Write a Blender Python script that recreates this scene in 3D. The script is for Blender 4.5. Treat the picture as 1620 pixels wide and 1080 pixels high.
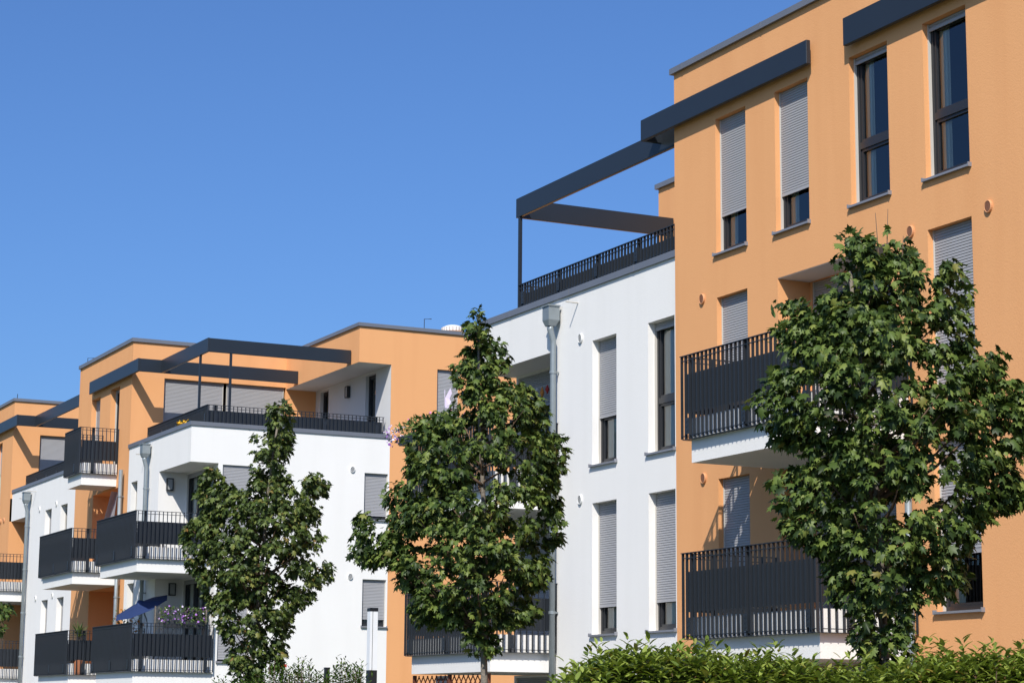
import bpy, math, random
import numpy as np
from mathutils import Matrix, Vector, Quaternion

# ------------------------------------------------------------------ scene, camera, sky, sun
sc = bpy.context.scene
for o in list(bpy.data.objects):
    bpy.data.objects.remove(o)
COL = sc.collection

F_PX, PITCH, ROLL, YAW = 3376.05, .173518, .00775294, .457997
CAM = Vector((0, 0, 1.6))
cy, sy = math.cos(YAW), math.sin(YAW)
F0 = Vector((sy, cy, 0)); R0 = Vector((cy, -sy, 0)); UP = Vector((0, 0, 1))
FW = F0 * math.cos(PITCH) + UP * math.sin(PITCH)
U0 = -F0 * math.sin(PITCH) + UP * math.cos(PITCH)
RR = R0 * math.cos(ROLL) + U0 * math.sin(ROLL)
UU = -R0 * math.sin(ROLL) + U0 * math.cos(ROLL)
cam = bpy.data.cameras.new('camera')
cam.sensor_width = 36; cam.lens = F_PX / 1620 * 36; cam.clip_start = .1; cam.clip_end = 5000
camo = bpy.data.objects.new('camera', cam)
m3 = Matrix((RR, UU, -FW)).transposed()
camo.matrix_world = Matrix.Translation(CAM) @ m3.to_4x4()
COL.objects.link(camo); sc.camera = camo

SUN_DIR = Vector((.633, .80, -1)).normalized()          # the way the light travels
el = math.asin(-SUN_DIR.z); az = math.atan2(-SUN_DIR.x, -SUN_DIR.y)
world = bpy.data.worlds.new('World'); sc.world = world; world.use_nodes = True
wn = world.node_tree.nodes; wl = world.node_tree.links
sky = wn.new('ShaderNodeTexSky'); sky.sky_type = 'NISHITA'; sky.sun_disc = False
sky.sun_elevation = el; sky.sun_rotation = az
sky.altitude = 0; sky.air_density = 1.0; sky.dust_density = 1.8; sky.ozone_density = 8.0
wn['Background'].inputs['Strength'].default_value = .097
wb = wn.new('ShaderNodeMix'); wb.data_type = 'RGBA'; wb.blend_type = 'MULTIPLY'; wb.inputs[0].default_value = 1     # white balance of the whole sky
wb.inputs[7].default_value = (.83, 1.03, 1.29, 1); wl.new(sky.outputs[0], wb.inputs[6]); wl.new(wb.outputs[2], wn['Background'].inputs[0])
sl = bpy.data.lights.new('sun', 'SUN'); sl.energy = 5.0; sl.angle = math.radians(.5); sl.color = (1, .955, .88)
so = bpy.data.objects.new('sun', sl); COL.objects.link(so)
so.rotation_euler = SUN_DIR.to_track_quat('-Z', 'Y').to_euler(); so.location = (-20, -20, 40)
vs = sc.view_settings
vs.view_transform = 'Standard'; vs.look = 'None'; vs.exposure = .2; vs.gamma = 1; vs.use_curve_mapping = False
sc.cycles.use_denoising = True
sc.cycles.max_bounces = 8; sc.cycles.transparent_max_bounces = 12

# ------------------------------------------------------------------ materials
MAT = {}
def nodes(name):
    m = bpy.data.materials.new(name); m.use_nodes = True; MAT[name] = m
    nt = m.node_tree
    return m, nt.nodes, nt.links, nt.nodes['Principled BSDF']
def plain(name, col, rough=.6, metal=0., spec=.5, mottle=.06, scale=4., bump=0., bscale=80.):
    m, n, l, p = nodes(name)
    tc = n.new('ShaderNodeTexCoord'); nz = n.new('ShaderNodeTexNoise'); nz.inputs['Scale'].default_value = scale
    nz.inputs['Detail'].default_value = 6; l.new(tc.outputs['Object'], nz.inputs['Vector'])
    mx = n.new('ShaderNodeMix'); mx.data_type = 'RGBA'
    mx.inputs[6].default_value = (*[c * (1 - mottle) for c in col], 1); mx.inputs[7].default_value = (*[min(1, c * (1 + mottle)) for c in col], 1)
    l.new(nz.outputs['Fac'], mx.inputs[0]); l.new(mx.outputs[2], p.inputs['Base Color'])
    p.inputs['Roughness'].default_value = rough; p.inputs['Metallic'].default_value = metal
    p.inputs['Specular IOR Level'].default_value = spec
    if bump:
        b2 = n.new('ShaderNodeTexNoise'); b2.inputs['Scale'].default_value = bscale; b2.inputs['Detail'].default_value = 3
        l.new(tc.outputs['Object'], b2.inputs['Vector'])
        bp = n.new('ShaderNodeBump'); bp.inputs['Strength'].default_value = bump; bp.inputs['Distance'].default_value = .02
        l.new(b2.outputs['Fac'], bp.inputs['Height']); l.new(bp.outputs[0], p.inputs['Normal'])
    return m
def stucco(name, col, dirt):
    m, n, l, p = nodes(name)
    tc = n.new('ShaderNodeTexCoord')
    def noise(scale, detail, vec=None):
        z = n.new('ShaderNodeTexNoise'); z.inputs['Scale'].default_value = scale; z.inputs['Detail'].default_value = detail
        l.new(vec if vec else tc.outputs['Object'], z.inputs['Vector']); return z.outputs['Fac']
    mp = n.new('ShaderNodeMapping'); mp.inputs['Scale'].default_value = (2.2, 2.2, .18); l.new(tc.outputs['Object'], mp.inputs['Vector'])
    def mix(a, b, fac):
        x = n.new('ShaderNodeMix'); x.data_type = 'RGBA'; l.new(fac, x.inputs[0])
        for i, c in ((6, a), (7, b)):
            if isinstance(c, tuple): x.inputs[i].default_value = (*c, 1)
            else: l.new(c, x.inputs[i])
        return x.outputs[2]
    def ramp(fac, a, b):
        r = n.new('ShaderNodeMapRange'); r.inputs[1].default_value = a; r.inputs[2].default_value = b; l.new(fac, r.inputs[0]); return r.outputs[0]
    c1 = mix(tuple(c * .965 for c in col), tuple(min(1, c * 1.03) for c in col), noise(.55, 5))
    c2 = mix(c1, dirt, ramp(noise(1.1, 6, mp.outputs[0]), .45, 1.05))
    c3 = mix(c2, tuple(c * .9 for c in col), ramp(noise(210, 2), .45, 1.2))
    l.new(c3, p.inputs['Base Color'])
    p.inputs['Roughness'].default_value = .92; p.inputs['Specular IOR Level'].default_value = .15
    ad = n.new('ShaderNodeMath'); ad.operation = 'ADD'
    l.new(noise(150, 3), ad.inputs[0]); l.new(noise(38, 2), ad.inputs[1])
    bp = n.new('ShaderNodeBump'); bp.inputs['Strength'].default_value = .22; bp.inputs['Distance'].default_value = .012
    l.new(ad.outputs[0], bp.inputs['Height']); l.new(bp.outputs[0], p.inputs['Normal'])
    return m
stucco('orange stucco', (.71, .35, .152), (.645, .30, .125))
stucco('white stucco', (.765, .745, .71), (.715, .695, .66))
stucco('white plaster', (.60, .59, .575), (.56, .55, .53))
plain('anthracite metal', (.018, .022, .028), .42, 0, .5, .10, 3)
plain('beam metal', (.016, .021, .028), .38, 0, .5, .08, 1.5)
plain('flashing metal', (.17, .18, .205), .45, .25, .5, .12, 2)
plain('zinc', (.25, .28, .29), .42, .4, .5, .14, 9)
plain('shutter aluminium', (.325, .322, .33), .5, .0, .4, .03, 3)
plain('guide rail', (.50, .47, .42), .5)
plain('window frame', (.02, .021, .024), .4)
plain('sill metal', (.25, .255, .28), .45, .3)
plain('vent plastic white', (.72, .72, .70), .5)
plain('vent plastic orange', (.58, .28, .13), .6)
plain('vent dark', (.30, .135, .075), .7)
plain('vent grille grey', (.42, .42, .41), .7)
plain('curtain', (.78, .76, .68), .9, mottle=.05)
plain('interior', (.16, .15, .14), .9)
plain('opal glass', (.30, .31, .31), .3)
plain('bark', (.17, .145, .115), .9, mottle=.35, scale=22, bump=.6, bscale=40)
plain('twig', (.115, .07, .042), .8)
plain('soil and grass', (.06, .085, .03), .95, mottle=.4, scale=3, bump=.5, bscale=60)
plain('paving', (.15, .145, .14), .9, mottle=.12, scale=3, bump=.3, bscale=50)
plain('white post', (.74, .75, .76), .35)
plain('black post', (.012, .013, .016), .4)
plain('red paint', (.42, .03, .025), .5)
plain('blue fabric', (.006, .022, .09), .8, mottle=.12)
plain('dark wood', (.13, .035, .014), .7, mottle=.2, scale=20)
plain('warm wood', (.33, .13, .045), .6, mottle=.2, scale=20)
plain('purple petal', (.30, .12, .42), .6, mottle=.25, scale=30)
plain('pink petal', (.55, .18, .36), .6, mottle=.25, scale=30)
plain('lilac film', (.66, .56, .70), .6, mottle=.2, scale=15)
plain('yellow petal', (.75, .42, .012), .6, mottle=.2, scale=30)
plain('orange petal', (.62, .22, .03), .6, mottle=.2, scale=30)
plain('pale card', (.62, .60, .58), .6)
plain('grey board', (.46, .47, .52), .35, mottle=.1)
plain('dark text', (.10, .10, .11), .7)
plain('terracotta', (.34, .13, .06), .85)
plain('added deck paving', (.13, .125, .12), .85, mottle=.15, scale=6)  # dark finish for unseen floors, added to cut light bounced into the loggias
plain('dark plastic', (.03, .032, .036), .5)

def glass():
    m, n, l, p = nodes('window glass'); n.remove(p)
    out = n['Material Output']; fr = n.new('ShaderNodeFresnel'); fr.inputs[0].default_value = 1.55
    mr = n.new('ShaderNodeMapRange'); mr.inputs[3].default_value = .07; mr.inputs[4].default_value = 1.0
    l.new(fr.outputs[0], mr.inputs[0])
    gl = n.new('ShaderNodeBsdfGlossy'); gl.inputs['Roughness'].default_value = .012
    tc = n.new('ShaderNodeTexCoord'); nz = n.new('ShaderNodeTexNoise'); nz.inputs['Scale'].default_value = 1.3
    l.new(tc.outputs['Object'], nz.inputs['Vector'])
    bp = n.new('ShaderNodeBump'); bp.inputs['Strength'].default_value = .06; bp.inputs['Distance'].default_value = .05
    l.new(nz.outputs['Fac'], bp.inputs['Height']); l.new(bp.outputs[0], gl.inputs['Normal'])
    tr = n.new('ShaderNodeBsdfTransparent'); tr.inputs[0].default_value = (.86, .91, .89, 1)
    mx = n.new('ShaderNodeMixShader')
    l.new(mr.outputs[0], mx.inputs[0]); l.new(tr.outputs[0], mx.inputs[1]); l.new(gl.outputs[0], mx.inputs[2]); l.new(mx.outputs[0], out.inputs[0])
glass()
def leafmat(name, stops, trans=.3, gloss=.25, rough=.48):
    m, n, l, p = nodes(name); out = n['Material Output']
    g = n.new('ShaderNodeNewGeometry'); oi = n.new('ShaderNodeObjectInfo')
    ad = n.new('ShaderNodeMath'); ad.operation = 'ADD'; l.new(g.outputs['Random Per Island'], ad.inputs[0]); l.new(oi.outputs['Random'], ad.inputs[1])
    fr = n.new('ShaderNodeMath'); fr.operation = 'FRACT'; l.new(ad.outputs[0], fr.inputs[0])
    cr = n.new('ShaderNodeValToRGB'); e = cr.color_ramp.elements
    while len(e) < len(stops): e.new(.5)
    for el_, (q, c) in zip(e, stops): el_.position = q; el_.color = (*c, 1)
    l.new(fr.outputs[0], cr.inputs[0])
    l.new(cr.outputs[0], p.inputs['Base Color']); p.inputs['Roughness'].default_value = rough; p.inputs['Specular IOR Level'].default_value = gloss
    tb = n.new('ShaderNodeBsdfTranslucent')
    hs = n.new('ShaderNodeHueSaturation'); hs.inputs['Value'].default_value = 1.3; hs.inputs['Saturation'].default_value = 1.1
    l.new(cr.outputs[0], hs.inputs['Color']); l.new(hs.outputs[0], tb.inputs[0])
    mx = n.new('ShaderNodeMixShader'); mx.inputs[0].default_value = trans
    l.new(p.outputs[0], mx.inputs[1]); l.new(tb.outputs[0], mx.inputs[2]); l.new(mx.outputs[0], out.inputs[0])
leafmat('maple leaf', [(0, (.018, .033, .008)), (.3, (.037, .064, .013)), (.6, (.07, .108, .022)), (.88, (.135, .18, .038)), (.99, (.19, .215, .05)), (1, (.16, .12, .03))], .18)
leafmat('maple leaf young', [(0, (.02, .034, .009)), (.3, (.04, .064, .015)), (.6, (.073, .106, .024)), (.88, (.135, .172, .04)), (.975, (.18, .18, .047)), (1, (.18, .10, .03))], .18)
leafmat('laurel leaf', [(0, (.07, .105, .016)), (.35, (.135, .185, .028)), (.7, (.215, .27, .046)), (.95, (.29, .34, .07)), (1, (.22, .15, .03))], .25, .7, .28)
leafmat('shrub leaf', [(0, (.03, .06, .011)), (.6, (.065, .115, .02)), (1, (.12, .17, .035))], .25, .15, .6)
leafmat('balcony leaf', [(0, (.04, .075, .02)), (.6, (.08, .14, .03)), (1, (.13, .19, .045))], .3)
leafmat('palm leaf', [(0, (.07, .12, .03)), (1, (.15, .20, .06))], .3)

# ------------------------------------------------------------------ helpers
WLOC = {}
def link(o, parent=None, loc=None):
    if loc is not None: o.location = loc
    COL.objects.link(o)
    if parent is not None:
        o.parent = parent
        o.matrix_parent_inverse = Matrix.Translation(-WLOC[parent.name])
    WLOC[o.name] = Vector(o.location)
    return o
def tag(o, label, cat, group=None, kind=None):
    o['label'] = label; o['category'] = cat
    if group: o['group'] = group
    if kind: o['kind'] = kind
    return o
def empty(name, loc, label=None, cat=None, group=None):
    o = bpy.data.objects.new(name, None); o.empty_display_size = .3; link(o, None, loc)
    if label: tag(o, label, cat, group)
    return o
class MB:
    def __init__(s): s.v = []; s.f = []
    def quad(s, a, b, c, d):
        i = len(s.v); s.v += [a, b, c, d]; s.f.append((i, i + 1, i + 2, i + 3)); return s
    def poly(s, pts):
        i = len(s.v); s.v += list(pts); s.f.append(tuple(range(i, i + len(pts)))); return s
    def box(s, x0, x1, y0, y1, z0, z1):
        i = len(s.v)
        s.v += [(x0, y0, z0), (x1, y0, z0), (x1, y1, z0), (x0, y1, z0), (x0, y0, z1), (x1, y0, z1), (x1, y1, z1), (x0, y1, z1)]
        s.f += [tuple(i + k for k in q) for q in ((0, 3, 2, 1), (4, 5, 6, 7), (0, 1, 5, 4), (1, 2, 6, 5), (2, 3, 7, 6), (3, 0, 4, 7))]
        return s
    def tube(s, pts, rad, n=10, caps=True):
        pts = [Vector(p) for p in pts]; rs = rad if isinstance(rad, (list, tuple)) else [rad] * len(pts)
        i0 = len(s.v)
        for k, p in enumerate(pts):
            t = (pts[min(k + 1, len(pts) - 1)] - pts[max(k - 1, 0)]).normalized()
            a = t.orthogonal().normalized() if abs(t.z) < .95 else (Vector((1, 0, 0)) - t * t.x).normalized()
            b = t.cross(a)
            for j in range(n):
                w = 2 * math.pi * j / n
                s.v.append(tuple(p + (a * math.cos(w) + b * math.sin(w)) * rs[k]))
        for k in range(len(pts) - 1):
            for j in range(n):
                a = i0 + k * n + j; b = i0 + k * n + (j + 1) % n
                s.f.append((a, b, b + n, a + n))
        if caps:
            s.f.append(tuple(i0 + j for j in range(n))[::-1]); s.f.append(tuple(i0 + (len(pts) - 1) * n + j for j in range(n)))
        return s
    def mesh(s, name, mat, smooth=False):
        me = bpy.data.meshes.new(name); me.from_pydata([tuple(v) for v in s.v], [], s.f); me.materials.append(MAT[mat])
        if smooth:
            for p in me.polygons: p.use_smooth = True
        me.update(); return me
    def obj(s, name, mat, parent=None, loc=None, smooth=False):
        return link(bpy.data.objects.new(name, s.mesh(name, mat, smooth)), parent, loc)
def P3(ax, pos):
    """(along the wall, depth into the wall, height) -> world"""
    return (lambda u, n, z: (pos + n, u, z)) if ax == 'x' else (lambda u, n, z: (u, pos + n, z))
def wbox(mb, ax, pos, u0, u1, n0, n1, z0, z1):
    return mb.box(pos + n0, pos + n1, u0, u1, z0, z1) if ax == 'x' else mb.box(u0, u1, pos + n0, pos + n1, z0, z1)
def wall(mb, ax, pos, u0, u1, z0, z1, holes=()):
    P = P3(ax, pos)
    us = sorted({u0, u1, *[h[0] for h in holes], *[h[1] for h in holes]}); zs = sorted({z0, z1, *[h[2] for h in holes], *[h[3] for h in holes]})
    us = [u for u in us if u0 <= u <= u1]; zs = [z for z in zs if z0 <= z <= z1]
    for a, b in zip(us, us[1:]):
        for c, d in zip(zs, zs[1:]):
            mu, mz = (a + b) / 2, (c + d) / 2
            if any(h[0] < mu < h[1] and h[2] < mz < h[3] for h in holes): continue
            mb.quad(P(a, 0, c), P(b, 0, c), P(b, 0, d), P(a, 0, d))
    for (a, b, c, d, e) in holes:
        mb.quad(P(a, 0, c), P(a, e, c), P(a, e, d), P(a, 0, d)); mb.quad(P(b, 0, c), P(b, e, c), P(b, e, d), P(b, 0, d))
        mb.quad(P(a, 0, d), P(b, 0, d), P(b, e, d), P(a, e, d)); mb.quad(P(a, 0, c), P(b, 0, c), P(b, e, c), P(a, e, c))
    return mb

def window(B, ax, pos, a, b, c, d, dep=.13, sh=0., transom=.40, sill=True, curtain=.3, mull=0, shade=True):
    """frame > panes, shutter, guide rails, sill, curtain; sh = part of the height the shutter covers"""
    P = P3(ax, pos); fw = .065
    m = MB()
    n0, n1 = dep, dep + .075
    wbox(m, ax, pos, a, a + fw, n0, n1, c, d); wbox(m, ax, pos, b - fw, b, n0, n1, c, d)
    wbox(m, ax, pos, a + fw, b - fw, n0, n1, c, c + fw); wbox(m, ax, pos, a + fw, b - fw, n0, n1, d - fw, d)
    us = [a + fw + (b - a - 2 * fw) * k / (mull + 1) for k in range(mull + 2)]
    for u in us[1:-1]: wbox(m, ax, pos, u - .05, u + .05, n0 - .004, n1 + .004, c + fw, d - fw)
    zt = c + (d - c) * transom if transom else None
    if zt: wbox(m, ax, pos, a + fw, b - fw, n0 - .003, n1 + .003, zt - .05, zt + .05)
    zr = [c + fw, d - fw] if not zt else [c + fw, zt - .05, zt + .05, d - fw]
    rects = []
    for i in range(mull + 1):
        ua = us[i] + (.05 if i else 0); ub = us[i + 1] - (.05 if i < mull else 0)
        for j in range(0, len(zr), 2): rects.append((ua, ub, zr[j], zr[j + 1]))
    for ua, ub, za, zb in rects:                                    # sash bars inside the fixed frame
        t = .042
        for q in ((ua, ua + t, za, zb), (ub - t, ub, za, zb), (ua + t, ub - t, za, za + t), (ua + t, ub - t, zb - t, zb)):
            wbox(m, ax, pos, q[0], q[1], n0 + .018, n1 + .01, q[2], q[3])
    w = m.obj('window', 'window frame', B)
    for ua, ub, za, zb in rects:
        t = .042
        if sh >= .99 and shade: continue
        q = [P(ua + t, n0 + .05, za + t), P(ub - t, n0 + .05, za + t), P(ub - t, n0 + .05, zb - t), P(ua + t, n0 + .05, zb - t)]
        MB().quad(*(q[::-1] if ax == 'x' else q)).obj('pane', 'window glass', w)
    if shade:
        wbox(MB(), ax, pos, a + .002, a + .02, dep - .045, dep - .002, c, d - .002).obj('guide_rail', 'guide rail', w)
        wbox(MB(), ax, pos, b - .02, b - .002, dep - .045, dep - .002, c, d - .002).obj('guide_rail', 'guide rail', w)
    if sh > 0:
        s = MB(); pitch = .04; zb = d - (d - c - .012) * sh; k = 0; z = d - .002
        while z > zb + .05:
            z2 = max(z - pitch, zb + .045)
            n = dep - .022
            s.quad(P(a + .02, n, z), P(b - .02, n, z), P(b - .02, n - .009, z - pitch * .3), P(a + .02, n - .009, z - pitch * .3))
            s.quad(P(a + .02, n - .009, z - pitch * .3), P(b - .02, n - .009, z - pitch * .3), P(b - .02, n - .009, z2 + .007), P(a + .02, n - .009, z2 + .007))
            s.quad(P(a + .02, n - .009, z2 + .007), P(b - .02, n - .009, z2 + .007), P(b - .02, n + .003, z2), P(a + .02, n + .003, z2))
            z = z2
        wbox(s, ax, pos, a + .02, b - .02, dep - .034, dep - .016, zb, zb + .045)
        s.obj('roller_shutter', 'shutter aluminium', w)
    if sill:
        s = MB(); i = len(s.v)
        wbox(s, ax, pos, a - .02, b + .02, -.055, dep - .046, c - .035, c - .004)
        wbox(s, ax, pos, a - .035, a - .02, -.06, 0, c - .04, c + .02); wbox(s, ax, pos, b + .02, b + .035, -.06, 0, c - .04, c + .02)
        s.obj('sill', 'sill metal', w)
    if curtain and sh < .95:
        s = MB(); ub = b - .05; ua = b - (b - a) * curtain
        N = 14; pts = [(ua + (ub - ua) * k / N, dep + .115 + .02 * math.sin(k * 2.4)) for k in range(N + 1)]
        for (u1, m1), (u2, m2) in zip(pts, pts[1:]): s.quad(P(u1, m1, c), P(u2, m2, c), P(u2, m2, d), P(u1, m1, d))
        s.obj('curtain', 'curtain', w)
    return w

PK = {}
def picket_mesh(axis, h):
    k = (axis, round(h, 3))
    if k not in PK:
        m = MB(); dx, dy = (.021, .006) if axis == 'y' else (.006, .021)
        m.box(-dx, dx, -dy, dy, 0, h); PK[k] = m.mesh('picket', 'anthracite metal')
    return PK[k]
def railing(par, axis, fixed, a, b, zt, zb, inn, panel=None, sp=.115, posts=1.15, plate=None, name='picket'):
    """a run of flat-bar pickets; axis is the direction of the run, inn the sign of the inner side"""
    X = (lambda u, f: (f, u)) if axis == 'y' else (lambda u, f: (u, f))
    def bx(m, u0, u1, f0, f1, z0, z1):
        f0, f1 = min(f0, f1), max(f0, f1)
        return m.box(f0, f1, u0, u1, z0, z1) if axis == 'y' else m.box(u0, u1, f0, f1, z0, z1)
    bx(MB(), a - .03, b + .03, fixed - .025, fixed + .025, zt, zt + .012).obj('handrail', 'anthracite metal', par)
    bx(MB(), a, b, fixed - .012, fixed + .012, zt - .075, zt - .063).obj('cross_rail', 'anthracite metal', par)
    bx(MB(), a, b, fixed - .012, fixed + .012, zb + .035, zb + .047).obj('cross_rail', 'anthracite metal', par)
    me = picket_mesh(axis, zt - zb)
    n = max(1, int(round((b - a) / sp)))
    npo = max(1, int(round((b - a) / posts)))
    pos = [a + (b - a) * (k + .12) / (npo - 1 + .24) if npo > 1 else a + .3 * (b - a) for k in range(npo)]
    for k in range(n + 1):
        u = a + (b - a) * k / n
        x, y = X(u, fixed)
        link(bpy.data.objects.new('picket', me), par, (x, y, zb))
    for u in pos:
        m = MB(); bx(m, u - .035, u + .035, fixed + inn * .026, fixed + inn * .04, zb, zt)
        bx(m, u - .05, u + .05, fixed - inn * .03, fixed - inn * .022, zb + .06, zb + .3)
        for zz in (zb + .11, zb + .18, zb + .25): bx(m, u - .011, u + .011, fixed - inn * .04, fixed - inn * .03, zz - .011, zz + .011)
        m.obj('rail_post', 'anthracite metal', par)
    if panel:
        m = MB(); bx(m, a + .01, b - .01, fixed + inn * .041, fixed + inn * .047, *panel); m.obj('infill_panel', 'anthracite metal', par)
    if plate:
        m = MB(); bx(m, a, b, fixed + inn * .002, fixed + inn * plate, zb - .012, zb - .004); m.obj('kick_plate', 'anthracite metal', par)

def balcony(B, xf, xw, xin, y0, y1, zb, near=True, far=True, top=None, mat='white stucco', iny=None, xe=None):
    """slab with upstand, railing hung outside it on the street side and both ends"""
    m = MB(); up = zb + .655
    m.box(xf, xw, y0, y1, zb, zb + .35)
    m.box(xf, xf + .12, y0, y1, zb + .352, up); m.box(xf + .122, xw, y0, y0 + .12, zb + .352, up); m.box(xf + .122, xw, y1 - .12, y1, zb + .352, up)
    if xe: m.box(xw + .002, xe - .004, y0 + .004, y0 + .118, zb + .352, up - .002)
    if xin: m.box(xw + .002, xin, (iny or (y0, y1))[0] + .004, (iny or (y0, y1))[1] - .004, zb + .004, zb + .348)
    s = m.obj('balcony', mat, B)
    MB().box(xf + .123, (xin or xw) - .006, max(y0 + .123, (iny or (y0, y1))[0] + .006) if xin else y0 + .123, min(y1 - .123, (iny or (y0, y1))[1] - .006) if xin else y1 - .123, zb + .353, zb + .362).obj('added_floor_finish', 'added deck paving', s)  # unseen dark sheet over the slab, added to deepen the shade behind it
    zt = top or zb + 1.57; zl = zb + .345; xr = xf - .1
    pn = (zb + .73, zb + 1.31)
    railing(s, 'y', xr, y0 - .1, y1 + .1, zt, zl, 1, pn, plate=.095)
    if near: railing(s, 'x', y0 - .1, xr + .06, (xe or xw) - .02, zt, zl, 1, pn, plate=.095)
    if far: railing(s, 'x', y1 + .1, xr + .06, xw - .02, zt, zl, -1, pn, plate=.095)
    return s

def vent(B, ax, pos, u, z, ring, core, r=.072):
    P = P3(ax, pos); m = MB(); N = 20
    prof = [(r, .0), (r, -.03), (r * .96, -.036), (r * .86, -.036), (r * .84, -.026)]
    for (r1, d1), (r2, d2) in zip(prof, prof[1:]):
        for k in range(N):
            w1, w2 = 2 * math.pi * k / N, 2 * math.pi * (k + 1) / N
            m.quad(*[P(u + rr * math.cos(w), dd, z + 1.18 * rr * math.sin(w)) for rr, dd, w in ((r1, d1, w1), (r1, d1, w2), (r2, d2, w2), (r2, d2, w1))])
    o = m.obj('vent', ring, B)
    g = MB(); g.poly([P(u + r * .845 * math.cos(2 * math.pi * k / N), -.02, z + 1.18 * r * .845 * math.sin(2 * math.pi * k / N)) for k in range(N)])
    for k in range(-4, 5):
        zz = k * r * .17; hw = math.sqrt(max(0, (r * .82) ** 2 - zz * zz)); wbox(g, ax, pos, u - hw, u + hw, -.03, -.022, z + zz * 1.18 - .004, z + zz * 1.18 + .004)
    g.obj('grille', core, o)
def lamp(B, ax, pos, u, z):
    m = MB(); w, h = .085, .17
    wbox(m, ax, pos, u - w, u + w, -.03, -.001, z - h, z + h)
    for s_ in (-1, 1): wbox(m, ax, pos, u + s_ * w - .012, u + s_ * w + .012, -.11, -.03, z - h, z + h)
    wbox(m, ax, pos, u - w + .012, u + w - .012, -.11, -.03, z + h - .025, z + h); wbox(m, ax, pos, u - w + .012, u + w - .012, -.11, -.03, z - h, z - h + .025)
    o = m.obj('wall_lamp', 'anthracite metal', B)
    g = MB(); wbox(g, ax, pos, u - w + .016, u + w - .016, -.1, -.032, z - h + .028, z + h - .028); g.obj('lamp_glass', 'opal glass', o)
def downpipe(B, x, y, ztop, hop=True, zbot=0., r=.055):
    xc = x - .12
    m = MB()
    if hop:
        m.tube([(xc - .06, y, ztop - .34), (xc - .06, y, ztop - .42), (xc, y, ztop - .62), (xc, y, ztop - .8), (xc, y, zbot)], [.07, .06, r, r, r], 14)
    else: m.tube([(xc, y, ztop), (xc, y, zbot)], r, 14)
    o = m.obj('downpipe', 'zinc', B, smooth=True)
    b = MB()
    for z in np.arange(max(zbot + .5, .5), ztop - .8, 1.45):
        b.tube([(xc, y, z), (xc, y, z + .05)], r + .012, 14); b.box(xc + r, x, y - .012, y + .012, z + .01, z + .04)
    b.obj('pipe_clip', 'zinc', o)
    if hop:
        h = MB(); w = .125; z1, z0, zt2 = ztop, ztop - .25, ztop - .36; xa = xc - .06
        rings = [[(xa - w * .8, y - w, z1), (xa + w, y - w, z1), (xa + w, y + w, z1), (xa - w * .8, y + w, z1)],
                 [(xa - w * .8, y - w, z0), (xa + w, y - w, z0), (xa + w, y + w, z0), (xa - w * .8, y + w, z0)],
                 [(xa - .07, y - .07, zt2), (xa + .07, y - .07, zt2), (xa + .07, y + .07, zt2), (xa - .07, y + .07, zt2)]]
        for A, C in zip(rings, rings[1:]):
            for k in range(4): h.quad(A[k], A[(k + 1) % 4], C[(k + 1) % 4], C[k])
        h.poly(rings[0])
        h.box(xa - w * .8 - .02, xa + w + .012, y - w - .02, y + w + .02, z1, z1 + .025)
        h.obj('rain_hopper', 'zinc', o)
def beam(B, x0, x1, y0, y1, z0, z1, name='pergola_beam'):
    m = MB().box(x0, x1, y0, y1, z0, z1); o = m.obj(name, 'beam metal', B)
    bm = o.modifiers.new('bevel', 'BEVEL'); bm.width = .006; bm.segments = 1
    return o
def edge(B, name, x0, x1, y0, y1, z0, z1, out=.06, thick=.32, sides='xyXY', mat='flashing metal'):
    """metal cap running round a roof or parapet"""
    m = MB()
    if 'x' in sides: m.box(x0 - out, x0 + thick, y0 - out, y1 + out, z0, z1)
    if 'y' in sides: m.box(x0 + thick + .001 if 'x' in sides else x0 - out, x1 + out, y0 - out, y0 + thick, z0, z1 - .001)
    if 'Y' in sides: m.box(x0 + thick + .001, x1 + out, y1 - thick, y1 + out, z0, z1 - .001)
    if 'X' in sides: m.box(x1 - thick, x1 + out, y0 + thick + .001, y1 - thick - .001, z0, z1 - .002)
    o = m.obj(name, mat, B)
    if 'x' in sides:
        for y in np.arange(y0 + 1.6, y1, 2.4): MB().box(x0 - out - .004, x0 - out + .002, y - .02, y + .02, z0 - .003, z1 + .003).obj('cap_joint', mat, o)
    if 'y' in sides:
        for x in np.arange(x0 + 1.6, x1, 2.4): MB().box(x - .02, x + .02, y0 - out - .004, y0 - out + .002, z0 - .003, z1 + .002).obj('cap_joint', mat, o)
    return o
def back(mb, x0, x1, y0, y1, z0, z1, sides='XYt'):
    if 'X' in sides: mb.quad((x1, y0, z0), (x1, y1, z0), (x1, y1, z1), (x1, y0, z1))
    if 'Y' in sides: mb.quad((x0, y1, z0), (x1, y1, z0), (x1, y1, z1), (x0, y1, z1))
    if 'x' in sides: mb.quad((x0, y0, z0), (x0, y1, z0), (x0, y1, z1), (x0, y0, z1))
    if 'y' in sides: mb.quad((x0, y0, z0), (x1, y0, z0), (x1, y0, z1), (x0, y0, z1))
    if 't' in sides: mb.quad((x0, y0, z1), (x1, y0, z1), (x1, y1, z1), (x0, y1, z1))
    if 'b' in sides: mb.quad((x0, y0, z0), (x1, y0, z0), (x1, y1, z0), (x0, y1, z0))
    return mb
def floors(B, x0, x1, y0, y1, levels):
    m = MB()
    for z in levels: m.box(x0, x1, y0, y1, z, z + .25)
    m.obj('floor_slab', 'interior', B)
def spout(B, x, y, z, L=.25):
    MB().tube([(x - L, y, z), (x, y, z)], .014, 8).obj('overflow_spout', 'guide rail', B)

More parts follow.
